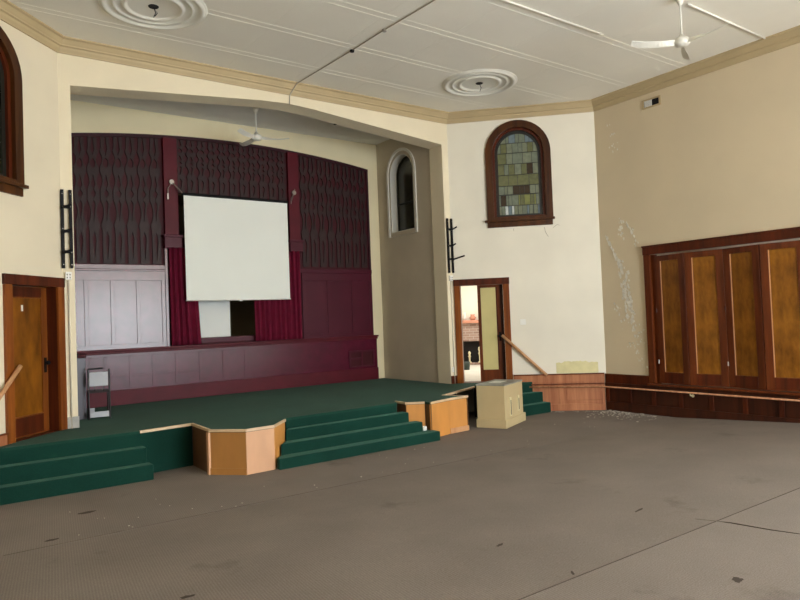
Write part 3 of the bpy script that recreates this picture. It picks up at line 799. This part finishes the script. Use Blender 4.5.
# ------------------------------------------------------------------ conduits
o = thing('ceiling_conduit', 'thin conduit crossing the ceiling to the stage opening', 'conduit', (.1, 0, ZC))
mb = MB(); mb.tube([(.20, -9.5, -.013), (.18, -3.6, -.013), (.12, -2.6, -.013), (.10, -1.79, -.013), (.02, -.20, -.013), (.0, -.165, -.03), (-.03, -.10, -.10), (-.06, -.045, -.17), (-.07, -.014, -.215), (-.075, -.012, -.355)], .009, 8)
mb.build('pipe', 'pipe_ceiling', o, smooth=True)
mb = MB(); mb.lathe([(0, -.03), (.032, -.028), (.036, 0)], 14, (.105, -1.79, -.01)); mb.build('junction_box', 'black', o)
mb = MB(); mb.lathe([(0, -.03), (.03, -.028), (.034, 0)], 14, (.125, -2.63, -.01)); mb.build('junction_box', 'steel', o)
for (xa, xb, y, lab) in ((-1.6, 3.10, -4.17, 'short white surface conduit on the ceiling left of the hall fan'), (3.3, 5.43, -5.40, 'white surface conduit on the ceiling between the hall fan and beige wall')):
    o = MB().tube([(xa, 0, 0), (xb, 0, 0)], .013, 8).build('surface_conduit', 'pipe_white', None, smooth=True); o.location = (0, y, ZC-.016)
    tag(o, lab, 'conduit', 'white ceiling conduits')
# conduit + socket box beside stage opening, left and right
for sx, lab, labb in ((-1, 'white conduit with socket box running down the wall left of the stage', 1), (1, 'white conduit with socket box running down the wall right of the stage', 2)):
    o = thing('wall_conduit', lab, 'conduit', (sx*3.485, 0, ZS), group='conduits beside the stage opening')
    mb = MB(); mb.tube([(0, -.014, .0), (0, -.014, 2.08)], .011, 8); mb.build('pipe', 'pipe', o, smooth=True)
    mb = MB(); mb.box(-.04, .04, -.045, 0, 2.06, 2.17); bx = mb.build('socket_box', 'white', o, bev=.006)
    mb = MB()
    for a in (-.018, .018):
        for z in (2.09, 2.13): MB().box(a-.006, a+.006, -.047, -.044, z-.008, z+.012).build('socket_slot', 'black', bx)
# ------------------------------------------------------------------ black screen mounts
def mount(sx, label):
    t = thing('wall_mount', label, 'wall bracket', (sx*3.492, 0, 2.80), group='black wall mounts')
    for dx in (-.052, .052):
        r = MB().box(dx-.02, dx+.02, -.05, -.02, 0, 1.10).build('rail', 'black', t, bev=.003)
        for z in (.05, .22, .55, .86, 1.04): MB().tube([(dx, -.05, z), (dx, -.054, z)], .006, 8).build('bolt', 'steel', r)
    spec = ((.28, .32), (.55, .07), (.88, .12)) if sx > 0 else ((.23, .10), (.52, .03), (.86, .09))
    for z, ln in spec:
        mb = MB(); mb.box(-.05, .05, -.055, -.0, z-.018, z+.018)
        mb.build('cross_bar', 'black', t, bev=.003)
        mb = MB()
        if sx > 0: mb.tube([(.05, -.03, z-.01), (.05+.02, -.05-ln, z+.035)], .016, 8)
        else: mb.tube([(.06, -.05, z+.03), (-.065, -.05-ln, z-.03)], .017, 8)
        mb.build('arm', 'black', t)
mount(-1, 'black twin-rail screen mount on the cream wall left of the stage')
mount(1, 'black twin-rail screen mount with projecting arms right of the stage')

# ------------------------------------------------------------------ beige cabinet on the hall floor
A = math.radians(24)
c = thing('speaker_cabinet', 'beige painted floor cabinet with grey top before the right podium', 'cabinet', (2.78, -2.13, 0), A)
MB().box(.02, .90, .02, .53, .0, .715).build('body', 'box_beige', c, bev=.004)
mb = MB(); mb.box(0, .97, 0, .545, 0, .145); mb.build('plinth', 'box_beige', c, bev=.006)
MB().box(.012, .91, .012, .54, .715, .738).build('top', 'box_top', c, bev=.004)
for x, z0, z1 in ((.27, .20, .48), (.66, .24, .47)):
    h = MB().box(x-.035, x+.035, .004, .021, z0-.02, z1+.02).build('handle', 'brass', c, bev=.004)
    MB().box(x-.014, x+.014, .003, .01, z0, z1-.03).build('handle_slot', 'black', h)
MB().box(.3, .62, .2, .42, .738, .741).build('paper_sheet', 'white', c)

# ------------------------------------------------------------------ hand rails
def wallrail(F, sgn, label):
    t = frame_thing('wooden_handrail', label, 'handrail', F, 0, 0, 0, group='sloping wooden handrails')
    p0, p1 = (sgn*.93, -.075, 1.515), (sgn*1.77, -.075, .70)
    mb = MB(); mb.tube([p0, p1], .028, 12); mb.build('rail', 'pine', t, smooth=True)
    for f in (.22, .85):
        x = p0[0]+(p1[0]-p0[0])*f; z = p0[2]+(p1[2]-p0[2])*f
        MB().tube([(x, 0, z-.05), (x, -.05, z-.05), (x, -.07, z-.015)], .008, 8).build('rail_bracket', 'black', t)
wallrail(FR, 1, 'pale wooden handrail sloping down the wall beside the open doorway')
wallrail(FL, -1, 'pale wooden handrail across the amber-panel door at the left edge')
t = thing('perimeter_rail', 'thin polished rail running along the wainscot of the right walls', 'handrail', tuple(P2), 0)
def wpt(F, x, y): 
    c_, s_ = math.cos(F['rot']), math.sin(F['rot']); return Vector((F['loc'][0]+c_*x-s_*y, F['loc'][1]+s_*x+c_*y, 0))-P2
mb = MB(); a, b, c_ = wpt(FR, 1.38, -.075), wpt(FR, 2.855, -.085), wpt(FW, 9.5, -.10)
cor = wpt(FR, WR-.04, -.085); cor = Vector((SX-.10, SY-.03, 0))-P2
mb.tube([a+Vector((0, 0, .478)), cor+Vector((0, 0, .458)), c_+Vector((0, 0, .458))], .016, 10); mb.build('rail', 'copper', t, smooth=True)
for x in (1.78, 4.5, 7.2):
    mb = MB(); q = wpt(FW, x, -.10); r = wpt(FW, x, -.02)
    mb.tube([q+Vector((0, 0, .458)), q+Vector((.0, 0, .41)), r+Vector((0, 0, .40))], .010, 8); mb.tube([r+Vector((0, 0, .40)), r+Vector((-.004, 0, .40))], .03, 12)
    mb.build('rail_bracket', 'brass', t)
mb = MB(); q = wpt(FR, 1.40, -.075); r = wpt(FR, 1.40, -.03); mb.tube([q+Vector((0, 0, .478)), r+Vector((0, 0, .47))], .02, 8); mb.build('end_bracket', 'black', t)

# ------------------------------------------------------------------ folding doors
fd = frame_thing('folding_partition', 'folding wooden partition doors with amber panels in the beige wall', 'folding doors', FW, 0, 0, .572)
zf = lambda z: z-.572
mb = MB(); mb.box(.955, 6.4, -.055, .0, zf(2.905), zf(3.062)); mb.box(.945, 6.41, -.07, 0, zf(3.045), zf(3.07)); mb.build('header', 'wood_dark', fd, bev=.005)
MB().box(.962, 1.085, -.045, .02, 0, zf(2.905)).build('jamb', 'wood_mid', fd, bev=.004)
MB().box(1.06, 1.15, .03, .10, 0, zf(2.905)).build('jamb', 'wood_mid', fd, bev=.004)
MB().box(6.27, 6.39, -.045, .02, 0, zf(2.905)).build('jamb', 'wood_mid', fd, bev=.004)
PITCH, LWD = .633, .642
TH = math.acos(min(1, PITCH/LWD))*.9
protos = None
def make_leaf(flip):
    l = bpy.data.objects.new('leaf', None); COL.objects.link(l)
    w = LWD-.012
    MB().plate(rect(.0, w, .01, 2.30), [rect(.118, w-.118, .215, 2.20)], -.022, .022).build('frame', 'wood_mid', l, bev=.004)
    MB().box(.113, w-.113, -.006, .006, .21, 2.205).build('panel', 'wood_gold', l)
    mb = MB(); mb.box(.118, w-.118, -.026, -.018, .03, .205); mb.build('bottom_rail', 'wood_dark', l, bev=.003)
    mb = MB(); mb.box(.118, .130, -.016, .0, .215, 2.20); mb.build('edge_glint', 'pine', l)  # pale strip painted as the highlight on the panel's bevel
    for z in (.36, 1.28):
        mb = MB(); mb.tube([(w if flip else 0.0, -.026, z), (w if flip else 0.0, -.026, z+.07)], .011, 8); mb.build('hinge', 'steel' if z < 1 else 'wood_dark', l)
    return l
la, lb = make_leaf(False), make_leaf(True)
for k in range(8):
    src = (la, lb)[k % 2]
    l = src if k < 2 else copy_tree(src)
    l.parent = fd
    x = 1.15+PITCH*k
    l.location = (x, (.035 if k % 2 == 0 else .035-math.sin(TH)*LWD), 0)
    l.rotation_euler = (0, 0, -TH if k % 2 == 0 else TH)
# lit room behind the folding doors
t = frame_thing('wall_side_room', 'pale walls of the room behind the folding doors', 'wall', FW, kind='structure')
mb = MB(); mb.box(.3, 7.0, 2.1, 2.2, -.1, 3.5); mb.box(.3, .4, .2, 2.2, -.1, 3.5); mb.box(6.9, 7.0, .2, 2.2, -.1, 3.5); mb.box(.3, 7.0, .2, 2.2, 3.4, 3.5); mb.build('wall_surface', 'room_wall', t)

# ------------------------------------------------------------------ small fittings on the walls
v = frame_thing('wall_vent', 'small louvred vent high on the beige side wall', 'vent', FW, 1.26, 0, 5.65)
MB().plate(rect(-.19, .19, -.085, .085), [rect(-.15, .15, -.055, .055)], -.016, .0).build('frame', 'crown', v, bev=.004)
MB().box(-.16, .16, -.006, -.002, -.06, .06).build('backing', 'black_void', v)
mb = MB()
for k in range(7):
    x = -.135+k*.022; mb.box(x, x+.012, -.014, -.004, -.055, .055)
mb.build('louvre', 'white', v)
o = frame_thing('light_switch', 'white switch plate on the cream wall right of the doorway', 'switch', FR, 1.355, 0, 1.76)
MB().box(-.055, .055, -.01, 0, -.055, .055).build('plate', 'white', o, bev=.003)
mb = MB(); mb.box(-.006-.02, .006-.02, -.02, -.01, -.012, .012); mb.box(-.006+.02, .006+.02, -.02, -.01, -.012, .012); mb.build('toggle', 'white', o)
o = MB().lathe([(0, -.03), (.02, -.028), (.028, 0)], 14).build('wall_sensor', 'white', None, smooth=True)
o.location = (SX, SY-.86, 5.43); o.rotation_euler = (0, -PI/2, 0); tag(o, 'tiny white knob below the wall vent', 'sensor')
o = MB().box(-.03, .03, -.012, 0, -.05, .05).build('wall_socket', 'white', None, bev=.003); o.location = (3.47-.0, .0, .86); tag(o, 'white wall socket low beside the stage opening', 'socket')
o = MB().lathe([(0, -.02), (.03, -.016), (.034, 0)], 14).build('ceiling_hook', 'black', None); o.location = (1.77, 1.417, ZSC); tag(o, 'small dark hook in the stage ceiling, right of the fan', 'hook', 'stage ceiling hooks')
o = MB().lathe([(0, -.02), (.02, -.016), (.024, 0)], 14).build('ceiling_hook', 'black', None); o.location = (-1.71, 1.58, ZSC); tag(o, 'small dark hook in the stage ceiling, left of the fan', 'hook', 'stage ceiling hooks')

# bare plaster patch, cracks and peeling paint
rn = random.Random(3)
top_edge = [(2.757-.8*k/24, .935+rn.uniform(-.012, .012)+(.02 if 5 < k < 20 else 0)) for k in range(25)]
o = frame_thing('plaster_patch', '', 'x', FR); del o['label'], o['category']; COL.objects.unlink(o); bpy.data.objects.remove(o)
MB().plate([(1.96, .724), (2.757, .724)]+top_edge, [], -.003, .002).build('plaster_patch', 'patch', wr)
mb = MB()
mb.tube([(1.85, -.001, 3.62), (1.87, -.001, 3.52), (1.92, -.001, 3.43)], .004, 5); mb.tube([(2.02, -.001, 3.60), (2.10, -.001, 3.66), (2.15, -.001, 3.64)], .003, 5)
mb.tube([(1.25, -.001, 3.63), (1.25, -.001, 3.58)], .003, 5)
mb.build('crack', 'crack', wr)
mb = MB()
def flake(x, z, s):
    s *= 1.35
    n = rn.randint(4, 6); a0 = rn.uniform(0, 6)
    pts = [(x+s*rn.uniform(.5, 1.1)*math.cos(a0+2*PI*k/n), z+1.5*s*rn.uniform(.5, 1.1)*math.sin(a0+2*PI*k/n)) for k in range(n)]
    lift = rn.uniform(.008, .03)
    c = mb.bm.verts.new((x, -.002, z)); vs = [mb.bm.verts.new((p[0], -.001-lift*max(0, (p[1]-z)/s*.6+.4)*rn.uniform(.3, 1), p[1])) for p in pts]
    for k in range(n): mb.bm.faces.new((c, vs[k], vs[(k+1) % n]))
def fpath(pts, n, spread, smin, smax):
    for _ in range(n):
        f = rn.random()*(len(pts)-1); i = int(f); u = f-i
        x = pts[i][0]+(pts[i+1][0]-pts[i][0])*u+rn.gauss(0, spread); z = pts[i][1]+(pts[i+1][1]-pts[i][1])*u+rn.gauss(0, spread)
        if .03 < x < .93 and z > .75: flake(x, z, rn.uniform(smin, smax))
fpath([(.15, 3.35), (.35, 2.95), (.48, 2.70)], 46, .012, .012, .028)
fpath([(.48, 2.80), (.52, 2.4), (.60, 2.0), (.66, 1.6)], 95, .055, .010, .034)
fpath([(.45, 3.68), (.50, 3.3)], 20, .03, .01, .024)
fpath([(.55, 3.60), (.72, 3.42), (.82, 3.10)], 30, .014, .008, .02)
fpath([(.66, 1.7), (.72, 1.2), (.8, .95)], 40, .09, .008, .022)
fpath([(.30, 2.0), (.45, 1.6)], 16, .06, .008, .02)
fpath([(.36, 5.5), (.40, 5.2), (.38, 4.9)], 14, .05, .008, .018)
o = mb.build('peeling_paint', 'peel', ww); o['kind'] = 'stuff'
# plaster crumbs on the carpet
mb = MB()
def crumb(x, y, s):
    m = Matrix.Translation((x, y, s*.15)) @ Matrix.Rotation(rn.uniform(0, 6), 4, 'Z') @ Matrix.Diagonal((s, s*rn.uniform(.5, 1), s*.25, 1))
    bmesh.ops.create_icosphere(mb.bm, subdivisions=1, radius=.5, matrix=m)
for _ in range(300):
    y = SY-.08-abs(rn.gauss(0, .75)); x = SX-.08-abs(rn.gauss(0, .34))
    if y > -3.4: crumb(x, y, rn.uniform(.010, .035) if rn.random() < .9 else rn.uniform(.04, .07))
for _ in range(60):
    f = rn.uniform(.55, .98); crumb(HW+WR*f*S2-.09-abs(rn.gauss(0, .06)), -WR*f*S2-.10-abs(rn.gauss(0, .06)), rn.uniform(.01, .04))
for _ in range(46): crumb(rn.uniform(-4, 5), rn.uniform(-3.4, -2.3), rn.uniform(.01, .026))
o = mb.build('plaster_debris', 'debris'); tag(o, 'white plaster crumbs scattered along the foot of the beige wall', 'debris', kind='stuff')

# ================================================================== parlour seen through the right doorway
t = frame_thing('wall_parlour', 'white walls of the parlour beyond the doorway', 'wall', FR, kind='structure')
mb = MB()
mb.xy([(.0, .24), (.06, .24), (-.9, 5.45), (-1.0, 5.45)], .4, 3.5); mb.box(-1.0, 2.6, 5.35, 5.45, .4, 3.5); mb.xy([(1.05, .24), (1.12, .24), (2.6, 5.45), (2.5, 5.45)], .4, 3.5)
mb.build('wall_surface', 'room_wall', t)
mb = MB(); mb.xy([(.0, .22), (1.1, .22), (2.6, 5.4), (-1.0, 5.4)], ZS-.06, ZS-.004); mb.build('floor_surface', 'room_floor', t)
mb = MB(); mb.xy([(.0, .22), (1.1, .22), (2.6, 5.4), (-1.0, 5.4)], 3.4, 3.5); mb.build('ceiling_surface', 'room_wall', t)
fp = frame_thing('fireplace', 'pale brick fireplace with salmon mantel in the parlour beyond the doorway', 'fireplace', FR, .1, 5.34, ZS)
MB().plate(rect(-.62, .62, 0, 1.14), [rect(-.40, .46, .0, .64)], -.16, 0).build('brick_breast', 'brick', fp)
MB().box(-.68, .68, -.28, 0, 1.14, 1.225).build('mantel_shelf', 'mantel', fp, bev=.01)
MB().box(-.58, -.5, -.22, -.15, 1.0, 1.14).build('corbel', 'wood_dark', fp); MB().box(.38, .46, -.22, -.15, 1.0, 1.14).build('corbel', 'wood_dark', fp)
MB().box(-.40, .46, -.012, -.004, 0, .64).build('firebox', 'matt', fp)
MB().box(-.62, .62, -.48, -.165, 0.002, .05).build('hearth', 'brick', fp)
for x, h in ((-.12, .30), (.16, .42)):
    o = frame_thing('andiron', 'pale metal andiron on the parlour hearth, %s of the pair' % ('shorter' if h < .4 else 'taller'), 'andiron', FR, .1+x, 5.34-.30, ZS+.05, group='fireplace andirons')
    MB().lathe([(0, 0), (.05, 0), (.05, .02), (.02, .04), (.025, h*.5), (.045, h*.6), (.02, h*.7), (.04, h*.85), (.03, h), (0, h+.02)], 16).build('post', 'brass', o, smooth=True)
    mb = MB(); mb.tube([(0, .03, .1), (0, .11, .1)], .012, 8); mb.build('log_bar', 'black', o)
for x, w, h, m, lab, nm in ((-.22, .05, .22, 'white', 'white vase on the parlour mantel shelf', 'vase'), (.0, .10, .16, 'mantel', 'pink round flower pot on the parlour mantel shelf', 'flower_pot'), (.22, .06, .26, 'white_paint', 'tall white jug on the parlour mantel shelf', 'jug')):
    o = MB().lathe([(0, 0), (w*.6, 0), (w, h*.4), (w*.5, h*.75), (w*.7, h), (0, h)], 18).build(nm, m, None, smooth=True)
    c0 = wpt(FR, .1+x, 5.20)+P2; o.location = (c0.x, c0.y, ZS+1.226); tag(o, lab, nm.replace('_', ' '))
o = MB(); o.lathe([(0, 0), (.07, 0), (.09, .2), (.085, .2), (.065, .01), (0, .01)], 20); o = o.build('waste_bin', 'dull_green', None, smooth=True)
c0 = wpt(FR, .0, 3.3)+P2; o.location = (c0.x, c0.y, ZS); tag(o, 'dark green waste bin on the parlour floor', 'bin')

# ================================================================== LIGHT
def area(name, loc, rot, sx, sy, e, col=(1, .985, .95)):
    l = bpy.data.lights.new(name, 'AREA'); l.shape = 'RECTANGLE'; l.size = sx; l.size_y = sy; l.energy = e; l.color = col
    o = bpy.data.objects.new(name, l); COL.objects.link(o); o.location = loc; o.rotation_euler = rot
    return o
for a, b in WINS:
    area('daylight_rear_window', ((a+b)/2, REAR+.07, (WZ0+WZ1)/2), (PI/2, 0, 0), b-a, WZ1-WZ0, 600, (.87, .945, 1))
area('added_amber_fill', (1.5, REAR+.07, 5.0), (PI/2, 0, 0), 8, 1.0, 170, (1, .78, .5))  # added warm fill for the upper walls
for a, b in SWINS:
    area('daylight_side_window', (SX-.07, SY-(a+b)/2, 1.95), (PI/2, 0, -PI/2), b-a, 2.7, 520, (.87, .945, 1))
p = wpt(FR, .6, 3.4)+P2
area('parlour_daylight', (p.x, p.y, 3.3), (0, 0, 0), 1.6, 1.6, 72)
p = wpt(FW, 3.6, 1.2)+P2
area('side_room_daylight', (p.x, p.y, 3.3), (0, 0, 0), 1.0, 4.5, 14)
w = bpy.data.worlds.new('World'); sc.world = w; w.use_nodes = True
w.node_tree.nodes['Background'].inputs[0].default_value = (.8, .9, 1, 1); w.node_tree.nodes['Background'].inputs[1].default_value = .3

# ================================================================== CAMERA
cam = bpy.data.cameras.new('Camera'); co = bpy.data.objects.new('Camera', cam); COL.objects.link(co)
R = ((0.8103060949, -0.5847327124, -0.0386223722), (0.0147481024, -0.0455381112, 0.9988537297), (-0.5858212407, -0.8099468720, -0.0282761112))
mx = Matrix(((R[0][0], R[1][0], R[2][0], -5.1345), (R[0][1], R[1][1], R[2][1], -10.1634), (R[0][2], R[1][2], R[2][2], 1.92), (0, 0, 0, 1)))
co.matrix_world = mx
cam.sensor_width = 36; cam.lens = 29.704; cam.clip_start = .05
sc.camera = co
sc.view_settings.view_transform = 'Standard'; sc.view_settings.look = 'None'
sc.view_settings.exposure = 0; sc.view_settings.gamma = 1
try: sc.view_settings.use_curve_mapping = False
except Exception: pass
